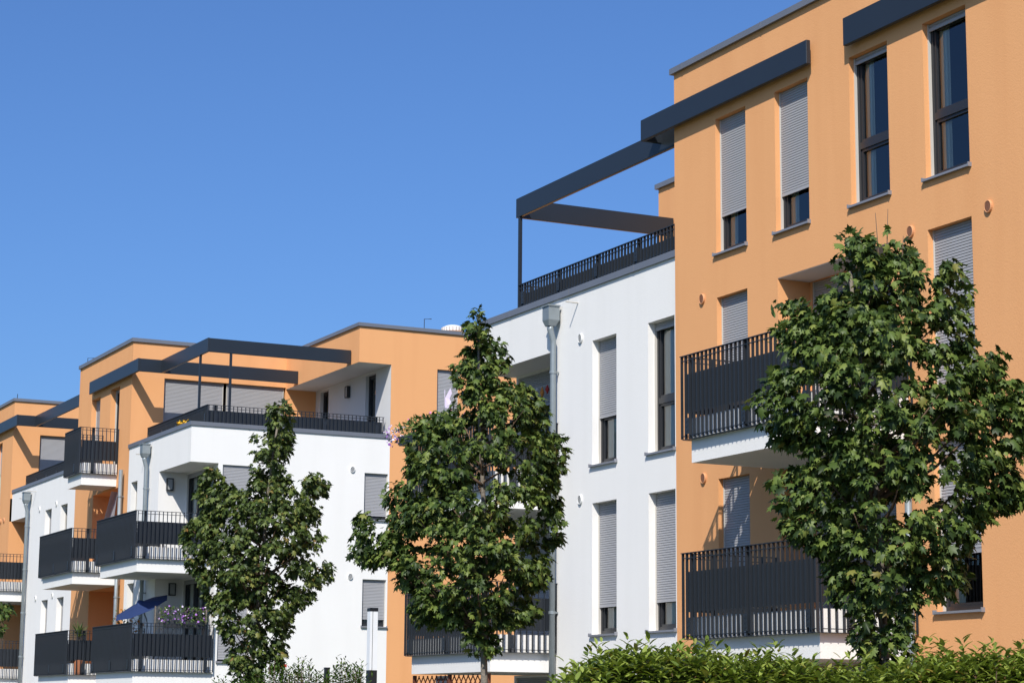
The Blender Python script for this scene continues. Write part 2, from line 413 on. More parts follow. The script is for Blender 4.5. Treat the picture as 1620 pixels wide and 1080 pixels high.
# ------------------------------------------------------------------ the ground
g = MB().quad((-600, -600, 0), (600, -600, 0), (600, 900, 0), (-600, 900, 0)).obj('ground', 'soil and grass'); g['kind'] = 'structure'
p = MB()
p.box(2.5, 6.4, -60, 160, .004, .03)
p = p.obj('path', 'paving'); p['kind'] = 'structure'
p = MB().box(13.6, 17.1, -20, 120, .004, .05).obj('pavement', 'paving'); p['kind'] = 'structure'

FL = {0: (.1, 2.37), 1: (3.0, 5.28), 2: (5.95, 8.17), 3: (8.88, 11.10)}
SZ = {1: 2.37, 2: 5.27, 3: 8.12}
ZR0, ZR1 = 12.20, 12.30
# ------------------------------------------------------------------ right building
B1 = empty('apartment_building', (23, 22, 0), 'big orange and white apartment block at right with slit windows behind the largest tree', 'building')
XA, XW = 17.65, 17.80
cols = [(27.55, 28.45), (25.82, 26.72), (23.82, 24.75), (22.05, 23.0)]
holes = [(a, b, *FL[3], .13) for a, b in cols]
for f in (1, 2): holes += [(*cols[0], *FL[f], .13), (*cols[3], *FL[f], .13)]
LG = (23.85, 26.70)
for f in (1, 2): holes.append((*LG, SZ[f] + .35, FL[f][1], .58))
holes.append((*LG, .1, 2.365, .58))
for y in (18.3, 16.2):
    for f in (1, 2, 3): holes.append((y, y + .93, *FL[f], .13))
m = MB(); wall(m, 'x', XA, 11, 29.74, 0, ZR0, holes); back(m, XA, 30, 11, 29.74, 0, ZR0, 'XYyt')
m.obj('wall', 'orange stucco', B1)
for k, f in enumerate((0, 1, 2)):
    z0 = .1 if f == 0 else SZ[f] + .35; z1 = 2.365 if f == 0 else FL[f][1]
    m = MB(); wall(m, 'x', XA + .58, *LG, z0, z1, [(LG[0] + .06, LG[1] - .06, z0 + .05, z1 - .012, .06)]); m.obj('wall', 'orange stucco', B1)
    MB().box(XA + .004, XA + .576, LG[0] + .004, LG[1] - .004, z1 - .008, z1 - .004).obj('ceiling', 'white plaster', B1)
    window(B1, 'x', XA + .58, LG[0] + .06, LG[1] - .06, z0 + .05, z1 - .012, dep=.06, sh=1. if f else .35, transom=0, sill=False, mull=2)
sh3 = [.73, .75, .05, .05]
for (a, b), s_ in zip(cols, sh3): window(B1, 'x', XA, a, b, *FL[3], sh=s_)
window(B1, 'x', XA, *cols[0], *FL[2], sh=1.); window(B1, 'x', XA, *cols[3], *FL[2], sh=1.)
window(B1, 'x', XA, *cols[0], *FL[1], sh=1.); window(B1, 'x', XA, *cols[3], *FL[1], sh=.68)
for y in (18.3, 16.2):
    for f in (1, 2, 3): window(B1, 'x', XA, y, y + .93, *FL[f], sh=.6)
edge(B1, 'roof_edge', XA, 30, 11, 29.74, ZR0, ZR1)
floors(B1, 18.6, 29.9, 11.1, 29.6, (2.45, 5.35, 8.3)); floors(B1, XA + .35, 29.9, 11.1, 29.6, (11.45,))
MB().box(22.2, 22.3, 11.1, 29.6, 0, 12.1).obj('partition', 'interior', B1)
for u, z in ((28.87, 8.22), (21.68, 8.22), (23.36, 8.22), (28.87, 5.33), (21.68, 5.33), (23.36, 5.33)): vent(B1, 'x', XA, u, z, 'vent plastic orange', 'vent dark')
# beams shading the top windows
beam(B1, XA - .145, XA - .07, 25.62, 30.62, 11.24, 11.61, 'shade_beam'); beam(B1, XA - .069, 21.4, 30.55, 30.62, 11.24, 11.605)
beam(B1, XA - .145, XA - .07, 20.6, 24.68, 11.24, 11.66, 'shade_beam')
for y in (26.4, 27.3, 28.9, 24.0, 22.6, 21.4): MB().box(XA - .07, XA, y - .02, y + .02, 11.3, 11.36).obj('beam_bracket', 'anthracite metal', B1)
balcony(B1, 16.13, XA, XA + .575, 23.52, 26.73, SZ[2], iny=LG); balcony(B1, 16.13, XA, XA + .575, 23.52, 26.73, SZ[1], iny=LG)
downpipe(B1, XA, 23.42, 5.1, False, .0, .05)
# white wing
wc = [(32.0, 32.88), (30.02, 30.9)]
holes = [(a, b, *FL[f], .17) for a, b in wc for f in (0, 1, 2)]
m = MB(); wall(m, 'x', XW, 29.74, 34.35, 0, 8.2, holes)
wall(m, 'x', XW, 29.74, 37.5, 8.2, 9.14)
back(m, XW, 27.5, 34.35, 34.36, 0, 8.2, 'y'); back(m, XW, 27.5, 29.74, 37.5, 8.2, 9.14, 'YX')
m.quad((XW, 34.35, 8.2), (27.5, 34.35, 8.2), (27.5, 37.5, 8.2), (XW, 37.5, 8.2))
m.quad((XW + .3, 29.74, 8.93), (27.5, 29.74, 8.93), (27.5, 37.2, 8.93), (XW + .3, 37.2, 8.93))
m.quad((XW + .3, 29.74, 8.93), (XW + .3, 37.2, 8.93), (XW + .3, 37.2, 9.14), (XW + .3, 29.74, 9.14))
m.obj('wall', 'white stucco', B1)
for (a, b), ss in zip(wc, ((.6, .8, .63), (.8, .8, .06))):
    for f, s_ in zip((0, 1, 2), ss): window(B1, 'x', XW, a, b, *FL[f], dep=.17, sh=s_, curtain=.42)
edge(B1, 'parapet_cap', XW, 27.5, 29.74, 37.5, 9.14, 9.255, .04, .34, 'xY')
XB = 18.55
for f in (0, 1, 2):
    z0, z1 = (.1, 2.365) if f == 0 else (SZ[f] + .35, 8.2 if f == 2 else 5.265)
    m = MB(); wall(m, 'x', XB, 34.36, 37.42, z0, z1, [(34.6, 37.36, z0 + .03, z1 - .04, .08)]); back(m, XB, 27, 34.36, 37.42, z0, z1, 'Y')
    m.obj('wall', 'white stucco', B1)
    window(B1, 'x', XB, 34.6, 37.36, z0 + .03, z1 - .04, dep=.08, sh=(.3, 1., .27)[f], transom=0, sill=False, mull=2, curtain=0)
for f in (1, 2): balcony(B1, 16.53, XW, XB + .2, 34.3, 37.75, SZ[f], far=True, iny=(34.37, 37.42))
floors(B1, 18.8, 27.4, 29.8, 37.3, (2.45, 5.35))
MB().box(21.0, 21.1, 29.9, 37.3, 0, 8.1).obj('partition', 'interior', B1)
for u, z in ((33.3, 8.28), (33.3, 5.38)): vent(B1, 'x', XW, u, z, 'vent plastic white', 'vent grille grey')
downpipe(B1, XW, 34.16, 8.98); spout(B1, XW, 33.42, 8.95)
# terrace on the white wing: set-back storey, railing, pergola
m = MB(); wall(m, 'x', 21.4, 29.74, 36.7, 8.93, ZR0, [(31, 35.5, 8.95, 11.1, .13)]); back(m, 21.4, 30, 29.74, 36.7, 8.93, ZR0, 'XYt'); m.obj('wall', 'orange stucco', B1)
window(B1, 'x', 21.4, 31, 35.5, 8.95, 11.1, sh=.4, mull=2, sill=False, transom=0)
edge(B1, 'roof_edge', 21.4, 30, 29.8, 36.7, ZR0, ZR1, sides='xY')
tr = MB().box(17.86, 17.94, 29.8, 36.0, 9.256, 9.285).obj('terrace_railing', 'anthracite metal', B1)
railing(tr, 'y', 17.9, 29.8, 36.0, 9.735, 9.29, 1, (9.295, 9.56)); railing(tr, 'x', 36.0, 17.96, 21.3, 9.735, 9.0, -1, (9.1, 9.6))
beam(B1, 17.88, 17.95, 29.75, 36.14, 11.09, 11.47); beam(B1, 17.951, 21.38, 36.07, 36.14, 11.09, 11.465)
MB().box(17.885, 17.945, 35.99, 36.05, 9.255, 11.09).obj('pergola_post', 'beam metal', B1)

# ------------------------------------------------------------------ middle building
B2 = empty('apartment_building', (23, 60, 0), 'white corner block with orange top storey and roof terrace pergola in the middle distance', 'building')
XC, YB, YO = 17.25, 54.2, 60.0
XR, YR = 18.03, 57.0                                             # the corner recess behind the balconies
XO = 22.97
# white corner block
frontw = [(22.23, 22.93, 6.88, 8.15, .1), (22.23, 22.93, 3.97, 5.24, .1), (18.15, 18.98, 5.95, 8.14, .08), (18.15, 18.98, 2.95, 5.22, .08)]
m = MB(); wall(m, 'y', YB, XR, XO, 0, 8.17, frontw); wall(m, 'y', YB, XC, XO, 8.17, 9.14)
wall(m, 'x', XC, YR, YO, 0, 8.17, [(59.06, 59.7, 5.95, 8.12, .2), (59.06, 59.7, 3.0, 5.22, .2)]); wall(m, 'x', XC, YB, YO, 8.17, 9.14)
m.quad((XC, YB, 8.17), (XR, YB, 8.17), (XR, YR, 8.17), (XC, YR, 8.17))
wall(m, 'y', YR, XC, XR, 0, 8.17)
wall(m, 'x', XR, YB, YR, 0, 8.17, [(54.62, 56.95, 5.64, 8.13, .07), (54.62, 56.95, 2.74, 5.2, .07)])
m.quad((XC + .3, YB + .3, 8.95), (XO, YB + .3, 8.95), (XO, YO, 8.95), (XC + .3, YO, 8.95))
m.obj('wall', 'white stucco', B2)
window(B2, 'y', YB, *frontw[0][:4], dep=.1, sh=.93, transom=0); window(B2, 'y', YB, *frontw[1][:4], dep=.1, sh=.86, transom=0)
window(B2, 'y', YB, *frontw[2][:4], dep=.08, sh=.98); window(B2, 'y', YB, *frontw[3][:4], dep=.08, sh=.98)
for z0, z1 in ((5.64, 8.13), (2.74, 5.2)): window(B2, 'x', XR, 54.62, 56.95, z0, z1, dep=.07, sh=.05, transom=0, sill=False, mull=2, curtain=.85)
for z0, z1 in ((5.95, 8.12), (3.0, 5.22)): window(B2, 'x', XC, 59.06, 59.7, z0, z1, dep=.2, sh=.05)
edge(B2, 'parapet_cap', XC, XO, YB, YO, 9.14, 9.25, .035, .36, 'xy')
floors(B2, XR + .2, 31.8, YB + .35, 65.7, (2.45, 5.35)); MB().box(19.6, 19.7, 54.4, 65.7, 0, 8.9).obj('partition', 'interior', B2)
for z in (8.22, 5.30): vent(B2, 'y', YB, 21.86, z, 'vent plastic white', 'vent grille grey')
lamp(B2, 'y', YR, 17.55, 7.83); lamp(B2, 'y', YR, 17.72, 4.95)
for z in (SZ[1], SZ[2]): balcony(B2, 15.9, XC, XR - .004, YB + .02, 57.7, z - .05, far=True, iny=(YB + .02, YR - .002), xe=XR)
downpipe(B2, XC, 57.85, 9.0, True, 0); spout(B2, XC, 58.3, 8.78, .3)
# orange wing right of the white block, overhanging the terrace
m = MB(); wall(m, 'y', YB, XO, 33, 0, 9.14)
wall(m, 'y', YB, XO, 33, 9.14, ZR0 + .03, [(24.38, 25.05, 8.9 + .24, 11.2, .1)])
wall(m, 'y', YB, 22.0, XO, 11.22, ZR0 + .03); wall(m, 'x', 22.0, YB, YO, 11.22, ZR0 + .03)
back(m, 22.0, 33, YB, 66, 0, ZR0 + .03, 'XYt'); m.obj('wall', 'orange stucco', B2)
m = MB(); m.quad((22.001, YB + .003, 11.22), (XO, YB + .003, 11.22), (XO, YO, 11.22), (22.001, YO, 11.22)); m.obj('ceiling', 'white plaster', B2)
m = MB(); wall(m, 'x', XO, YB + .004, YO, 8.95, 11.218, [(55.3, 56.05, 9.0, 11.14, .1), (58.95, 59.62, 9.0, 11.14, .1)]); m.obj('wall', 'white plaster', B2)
window(B2, 'x', XO, 55.3, 56.05, 9.0, 11.14, dep=.1, sh=0, transom=0, sill=False, shade=False, curtain=0); window(B2, 'x', XO, 58.95, 59.62, 9.0, 11.14, dep=.1, sh=0, transom=0, sill=False, shade=False, curtain=0)
lamp(B2, 'x', XO, 57.3, 10.85)
window(B2, 'y', YB, 24.38, 25.05, 9.14, 11.2, dep=.1, sh=.98)
edge(B2, 'roof_edge', 22.0, 33, YB, 66, ZR0 + .03, ZR1 + .03, .05, .32, 'xy')
# orange tower behind the terrace
tw = [(61.25, 62.2, 8.62, 11.14, .2), (63.35, 64.35, 8.9, 11.1, .2)]
lg = [(60.62, 63.75, SZ[f] + .35, SZ[f] + 2.83, 1.1) for f in (1, 2)] + [(60.62, 63.75, .1, 2.3, 1.1)]
m = MB(); wall(m, 'x', XC, YO, 65.85, 0, ZR0 + .08, tw + lg)
wall(m, 'y', YO, XC, 22.0, 8.95, ZR0 + .08, [(18.22, 22.0, 8.98, 11.27, .12)]); wall(m, 'y', YO, 22.0, XO, 8.95, 11.22)
back(m, XC, 24, YO, 65.85, 0, ZR0 + .08, 'XYt')
for (a, b, c, d, e) in lg: m.quad((XC + e, a, c), (XC + e, b, c), (XC + e, b, d), (XC + e, a, d))
m.obj('wall', 'orange stucco', B2)
window(B2, 'x', XC, *tw[0][:4], dep=.2, sh=.04, sill=False, transom=0, curtain=0); window(B2, 'x', XC, *tw[1][:4], dep=.2, sh=.85)
window(B2, 'y', YO, 18.24, 20.06, 8.98, 11.27, dep=.12, sh=.78, transom=0, sill=False, mull=1, curtain=0); window(B2, 'y', YO, 20.16, 21.96, 8.98, 11.27, dep=.12, sh=.72, transom=0, sill=False, mull=1, curtain=0)
edge(B2, 'roof_edge', XC, 24, YO, 65.85, ZR0 + .08, ZR1 + .09, .05, .32)
for (a, b, c, d, e) in lg:
    lamp(B2, 'x', XC + e, a + .9, d - .45)
balcony(B2, 16.2, XC, None, 61.25, 62.75, 8.15, top=9.82, far=True)
for z in (SZ[1], SZ[2]): balcony(B2, 15.85, XC, XC + 1.09, 60.45, 63.85, z - .05, iny=(60.62, 63.75))
downpipe(B2, XC, 60.38, 8.55, False, 0, .06)
beam(B2, 17.10, 17.17, 58.95, 64.15, 11.25, 11.63, 'shade_beam'); beam(B2, 17.171, 21.99, 58.95, 59.02, 11.25, 11.625, 'shade_beam')
beam(B2, 17.8, 17.87, 54.75, 58.94, 11.25, 11.63); beam(B2, 17.871, 21.98, 54.75, 54.82, 11.25, 11.625)
for x, y in ((17.835, 55.45), (18.48, 54.785)): MB().box(x - .03, x + .03, y - .03, y + .03, 8.95, 11.25).obj('pergola_post', 'beam metal', B2)
tr = MB().box(17.72, 17.8, 54.42, 59.9, 9.20, 9.23).obj('terrace_railing', 'anthracite metal', B2)
railing(tr, 'y', 17.76, 54.46, 59.9, 9.75, 9.23, 1, (9.24, 9.62)); railing(tr, 'x', 54.46, 17.8, 22.86, 9.75, 9.23, 1, (9.24, 9.62))
v = MB(); vx, vy = 26.4, 57.6; N = 22
v.tube([(vx, vy, 12.2), (vx, vy, 12.98)], .27, N)
v.tube([(vx, vy, 12.98), (vx, vy, 13.1), (vx, vy, 13.16)], [.33, .33, .2], N)
v.obj('roof_vent', 'vent plastic white', B2)
for k in range(N):
    w = 2 * math.pi * k / N; c, s_ = math.cos(w), math.sin(w)
    MB().box(-.012, .012, -.012, .012, 0, .1).obj('vent_louvre', 'vent grille grey', B2, (vx + .335 * c, vy + .335 * s_, 12.99))
for x, y in ((24.0, 54.3), (17.4, 65.6)):
    MB().tube([(x, y, 12.3), (x, y, 12.62), (x + .22, y, 12.64)], .012, 6).obj('lightning_rod', 'anthracite metal', B2)

# ------------------------------------------------------------------ far building
B3 = empty('apartment_building', (23, 74, 0), 'farthest orange and white block cut off by the left edge', 'building')
XD, Y4 = 17.32, 74.62
ww = [(69.0, 69.85, *FL[2], .2), (67.0, 67.85, *FL[2], .2), (69.0, 69.85, 3.0, 5.2, .2), (67.0, 67.85, 3.0, 5.2, .2)]
m = MB(); wall(m, 'x', XD, 65.86, 72.1, 0, 8.15, ww); wall(m, 'x', XD, 65.86, Y4, 8.15, 9.14)
m.quad((XD, 72.1, 8.15), (24, 72.1, 8.15), (24, Y4, 8.15), (XD, Y4, 8.15)); back(m, XD, 24, 72.1, 72.1, 0, 8.15, 'Y')
m.quad((XD + .3, 65.86, 8.95), (24, 65.86, 8.95), (24, Y4, 8.95), (XD + .3, Y4, 8.95)); m.obj('wall', 'white stucco', B3)
for w_, s_ in zip(ww, (.85, .06, .9, .9)): window(B3, 'x', XD, *w_[:4], dep=.2, sh=s_)
edge(B3, 'parapet_cap', XD, 24, 65.9, Y4 - .04, 9.14, 9.25, .035, .34, 'x')
m = MB(); wall(m, 'x', 17.25, Y4, 84, 0, ZR0 + .2, [(76.2, 77.1, 8.9, 11.1, .2), (78.3, 79.2, 8.9, 11.1, .2), (76.0, 79.2, 5.62, 8.1, .9), (76.0, 79.2, 2.72, 5.2, .9)])
wall(m, 'y', Y4, 17.25, 24, 0, 8.15); wall(m, 'y', Y4, 17.25, 24, 8.95, ZR0 + .2, [(18.2, 22, 8.98, 11.25, .12)])
back(m, 17.25, 24, Y4, 84, 0, ZR0 + .2, 'XYt'); m.quad((18.15, 76, 2.7), (18.15, 79.2, 2.7), (18.15, 79.2, 8.1), (18.15, 76, 8.1))
m.obj('wall', 'orange stucco', B3)
window(B3, 'y', Y4, 18.24, 20.06, 8.98, 11.25, dep=.12, sh=.75, transom=0, sill=False, mull=1); window(B3, 'y', Y4, 20.16, 21.96, 8.98, 11.25, dep=.12, sh=.9, transom=0, sill=False, mull=1)
window(B3, 'x', 17.25, 76.2, 77.1, 8.9, 11.1, dep=.2, sh=.5); window(B3, 'x', 17.25, 78.3, 79.2, 8.9, 11.1, dep=.2, sh=.5)
edge(B3, 'roof_edge', 17.25, 24, Y4, 84, ZR0 + .2, ZR1 + .2, .05, .32)
floors(B3, 19, 23.9, 65.9, 83.9, (2.45, 5.35))
beam(B3, 17.10, 17.17, 73.55, 79, 11.4, 11.78, 'shade_beam'); beam(B3, 17.171, 22.5, 73.55, 73.62, 11.4, 11.775, 'shade_beam')
beam(B3, 17.75, 17.82, 66.4, 73.54, 11.4, 11.78); beam(B3, 17.821, 22.5, 66.4, 66.47, 11.4, 11.775)
tr = MB().box(17.72, 17.8, 66.0, 74.5, 9.20, 9.23).obj('terrace_railing', 'anthracite metal', B3)
railing(tr, 'y', 17.76, 66.0, 74.5, 9.75, 9.23, 1, (9.24, 9.62))
downpipe(B3, XD, 71.85, 8.9, True, 0); spout(B3, XD, 72.3, 8.75, .3); spout(B3, XD, 71.2, 8.9, .3)
for u, z in ((70.6, 8.25), (70.6, 5.3), (68.4, 8.25), (68.4, 5.3)): vent(B3, 'x', XD, u, z, 'vent plastic white', 'vent grille grey')
for u, z in ((75.4, 8.25), (75.9, 8.25)): vent(B3, 'x', 17.25, u, z, 'vent plastic orange', 'vent dark')
for z in (SZ[1], SZ[2]): balcony(B3, 15.9, XD + 1.2, None, 72.3, 75.8, z, far=True)
lamp(B3, 'y', Y4, 18.2, 7.6); lamp(B3, 'y', Y4, 17.9, 4.75)
for x, y in ((17.4, Y4 + .3),): MB().tube([(x, y, 12.4), (x, y, 12.7)], .012, 6).obj('lightning_rod', 'anthracite metal', B3)

for B_, x0, x1, y0, y1, z in ((B1, 18.11, 21.39, 29.76, 37.19, 8.934), (B2, 17.56, 22.96, 54.52, 59.99, 8.954), (B3, 17.63, 23.9, 65.88, 74.6, 8.954)):
    MB().box(x0, x1, y0, y1, z, z + .01).obj('added_terrace_floor', 'added deck paving', B_)  # unseen dark sheets over the white terraces, added to lower their bounce
# ------------------------------------------------------------------ foliage
def leaf_shape(kind):
    if kind == 'maple':
        r = [(0, 0), (.2, -.14), (.25, .06), (.56, .13), (.30, .36), (.47, .66), (.17, .62), (0, 1)]
        c = (0, .32)
    elif kind == 'laurel':
        r = [(0, 0), (.15, .25), (.17, .6), (.09, .85), (0, 1)]; c = (0, .5)
    elif kind == 'petal':
        r = [(0, 0), (.45, .2), (.5, .7), (0, .95)]; c = (0, .5)
    else:
        r = [(0, 0), (.05, .3), (.035, .7), (0, 1)]; c = (0, .5)
    out = r + [(-x, y) for x, y in r[-2:0:-1]]
    pts = np.array([c] + out, float)
    z = -.42 * np.abs(pts[:, 0]) ** 1.3 - .34 * pts[:, 1] ** 2 if kind != 'laurel' else .35 * np.abs(pts[:, 0]) - .22 * pts[:, 1] ** 2
    z[0] = z[0] + (.03 if kind == 'maple' else 0)
    V = np.c_[pts, z]; n = len(out)
    Fc = np.array([(0, 1 + k, 1 + (k + 1) % n) for k in range(n)])
    return V, Fc
def frames(t, nrm):
    t = t / np.linalg.norm(t, axis=1, keepdims=True)
    nrm = nrm - t * (nrm * t).sum(1, keepdims=True); nrm /= np.linalg.norm(nrm, axis=1, keepdims=True) + 1e-9
    x = np.cross(t, nrm)
    return np.stack([x, t, nrm], 2)                               # columns
def leaf_mesh(name, kind, mat, pos, rot, size):
    V, Fc = leaf_shape(kind)
    W = np.einsum('nij,kj->nki', rot, V) * size[:, None, None] + pos[:, None, :]
    n, k = W.shape[:2]
    faces = (Fc[None] + (np.arange(n) * k)[:, None, None]).reshape(-1, 3)
    me = bpy.data.meshes.new(name); me.vertices.add(n * k); me.vertices.foreach_set('co', W.reshape(-1).astype(np.float32))
    me.loops.add(faces.size); me.loops.foreach_set('vertex_index', faces.reshape(-1).astype(np.int32))
    me.polygons.add(len(faces)); me.polygons.foreach_set('loop_start', np.arange(0, faces.size, 3, dtype=np.int32))
    me.polygons.foreach_set('use_smooth', np.ones(len(faces), bool))
    me.update(calc_edges=True); me.validate(); me.materials.append(MAT[mat]); return me
def single_leaf(kind, mat):
    return leaf_mesh('leaf', kind, mat, np.zeros((1, 3)), np.eye(3)[None], np.ones(1))
def split_front(pos, rot, size, root, base, kind, mat, pname, nmax=300, bins=(15, 20)):
    """the leaves that show largest become parts of their own, the rest one mesh"""
    r0, f0 = np.array(R0), np.array(F0)
    lat, dep, z = pos @ r0, pos @ f0, pos[:, 2]
    bl = np.clip(((lat - lat.min()) / (np.ptp(lat) + 1e-6) * bins[0]).astype(int), 0, bins[0] - 1); bz = np.clip(((z - z.min()) / (np.ptp(z) + 1e-6) * bins[1]).astype(int), 0, bins[1] - 1)
    key = bl * bins[1] + bz
    best = {}
    for i in np.argsort(dep):
        best.setdefault(int(key[i]), []).append(int(i))
    chosen = []; r = 0
    while len(chosen) < nmax and r < 4:
        for k in sorted(best):
            if len(best[k]) > r and len(chosen) < nmax: chosen.append(best[k][r])
        r += 1
    mask = np.ones(len(pos), bool); mask[chosen] = False
    me = leaf_mesh(pname, kind, mat, pos[mask], rot[mask], size[mask])
    c = link(bpy.data.objects.new(pname, me), root); c['kind'] = 'stuff'
    sm = single_leaf(kind, mat)
    inv = Matrix.Translation(-WLOC[root.name])
    for i in chosen:
        o = bpy.data.objects.new('leaf', sm); COL.objects.link(o); o.parent = root; o.matrix_parent_inverse = inv
        M = Matrix([[*(rot[i][k] * size[i]), pos[i][k]] for k in range(3)] + [[0, 0, 0, 1]])
        o.matrix_basis = M
def inside(poly, x, y):
    c = False; n = len(poly)
    for i in range(n):
        x1, y1 = poly[i]; x2, y2 = poly[(i + 1) % n]
        if (y1 > y) != (y2 > y) and x < (x2 - x1) * (y - y1) / (y2 - y1) + x1: c = not c
    return c
def edge_dist(poly, x, y):
    d = 9
    for (x1, y1), (x2, y2) in zip(poly, poly[1:] + poly[:1]):
        vx, vy = x2 - x1, y2 - y1; t = max(0, min(1, ((x - x1) * vx + (y - y1) * vy) / (vx * vx + vy * vy + 1e-9)))
        d = min(d, math.hypot(x - x1 - t * vx, y - y1 - t * vy))
    return d
def maple(label, base, poly, ntw, per, size, seed, mat='maple leaf', group=None, lean=0., nleaf=300, rt=.05):
    rnd = np.random.default_rng(seed); pr = random.Random(seed)
    root = empty('maple_tree', (base[0], base[1], 0), label, 'tree', 'young maples in front of the buildings')
    b = np.array([base[0], base[1], 0.]); r0, f0 = np.array(R0), np.array(F0)
    xs = [p[0] for p in poly]; zs = [p[1] for p in poly]; zmin, zmax = min(zs), max(zs)
    tw = []
    tries = 0
    while len(tw) < ntw and tries < 60000:
        tries += 1
        x, z = pr.uniform(min(xs), max(xs)), pr.uniform(zmin, zmax)
        if not inside(poly, x, z): continue
        e = edge_dist(poly, x, z)
        if e < size * .12: continue
        h = min(.85, .13 + e * 1.1)                              # half depth of the crown here
        q = pr.uniform(-1, 1); q = math.copysign(abs(q) ** .6, q)
        tw.append((x, q * h, z, e))
    tw = np.array(tw)
    vo = [(pr.uniform(min(xs), max(xs)), pr.uniform(zmin, zmax - .3 * (zmax - zmin)), pr.uniform(.06, .13)) for _ in range(int(44 * (max(xs) - min(xs)) * (zmax - zmin) / 10))]   # gaps between the boughs
    vo = [v_ for v_ in vo if inside(poly, v_[0], v_[1]) and edge_dist(poly, v_[0], v_[1]) > .28]
    keep = [not any(math.hypot(t[0] - a, (t[2] - z_) * .9) < r_ for a, z_, r_ in vo) for t in tw]
    tw = tw[np.array(keep)]
    cent = b + tw[:, :1] * r0 + tw[:, 1:2] * f0 + tw[:, 2:3] * np.array([0, 0, 1.])
    # axis of the trunk
    top = max(poly, key=lambda p: p[1])
    def axis(z):
        t = max(0, (z - 1.5) / (zmax - 1.5)); return b + r0 * (top[0] * t ** 1.6) + np.array([0, 0, z])
    # trunk and limbs
    m = MB(); zz = np.linspace(0, zmax - .35, 12); m.tube([tuple(axis(z) + r0 * .015 * math.sin(z * 2.1) + f0 * .02 * math.sin(z * 1.7)) for z in zz], [rt * (1 - .8 * k / 11) + .006 for k in range(12)], 10)
    tr_ = m.obj('trunk', 'bark', root, smooth=True)
    idx = rnd.choice(len(tw), min(len(tw), 70), replace=False)
    for i in idx:
        e = cent[i]; d = math.hypot(tw[i][0], tw[i][1]); z0 = max(zmin + .1, min(zmax - .6, e[2] - .15 - .6 * d))
        a = axis(z0); mid = a * .5 + e * .5 + np.array([0, 0, -.04 - .04 * d])
        if tw[i][3] < .12 or any(not inside(poly, float((a * (1 - f) + e * f - b) @ r0), float((a * (1 - f) + e * f)[2]) - .08) for f in (.2, .4, .6, .8)): continue
        rb = .012 + .012 * d
        MB().tube([tuple(a), tuple(a * .75 + mid * .25 + np.array([0, 0, .0])), tuple(mid), tuple(e)], [rb, rb * .85, rb * .6, .004], 6).obj('limb', 'twig', root, smooth=True)
    # leaves on the twigs
    pos, tip, nrm, sz = [], [], [], []
    for i, c in enumerate(cent):
        ax = axis(max(zmin, c[2] - .3)); o = c - ax; o[2] *= .3; o = o / (np.linalg.norm(o) + 1e-6)
        k = max(3, int(per * pr.uniform(.6, 1.4))); rr = size * 1.15
        for j in range(k):
            d = rnd.normal(size=3); d /= np.linalg.norm(d)
            p = c + d * rr * pr.uniform(.2, 1.15) * np.array([1, 1, .85])
            s_ = size * pr.uniform(.5, 1.2)
            lx, lz = (p - b) @ r0, p[2]
            if not inside(poly, lx, lz) and edge_dist(poly, lx, lz) > size * .35: continue
            pos.append(p); sz.append(s_)
            tip.append(o * .55 + d * .55 + np.array([0, 0, -.62]) + rnd.normal(size=3) * .28)
            nrm.append(o * .45 + d * .35 + np.array([0, 0, .7]) + rnd.normal(size=3) * .5)
    pos = np.array(pos); rot = frames(np.array(tip), np.array(nrm)); sz = np.array(sz)
    rot[:, :, 0] *= rnd.uniform(.7, 1.12, (len(pos), 1)); rot[:, :, 2] *= rnd.uniform(.2, 2.0, (len(pos), 1))       # narrow and wide, flat and curled leaves
    split_front(pos, rot, sz, root, b, 'maple', mat, 'crown', nleaf)
    return root
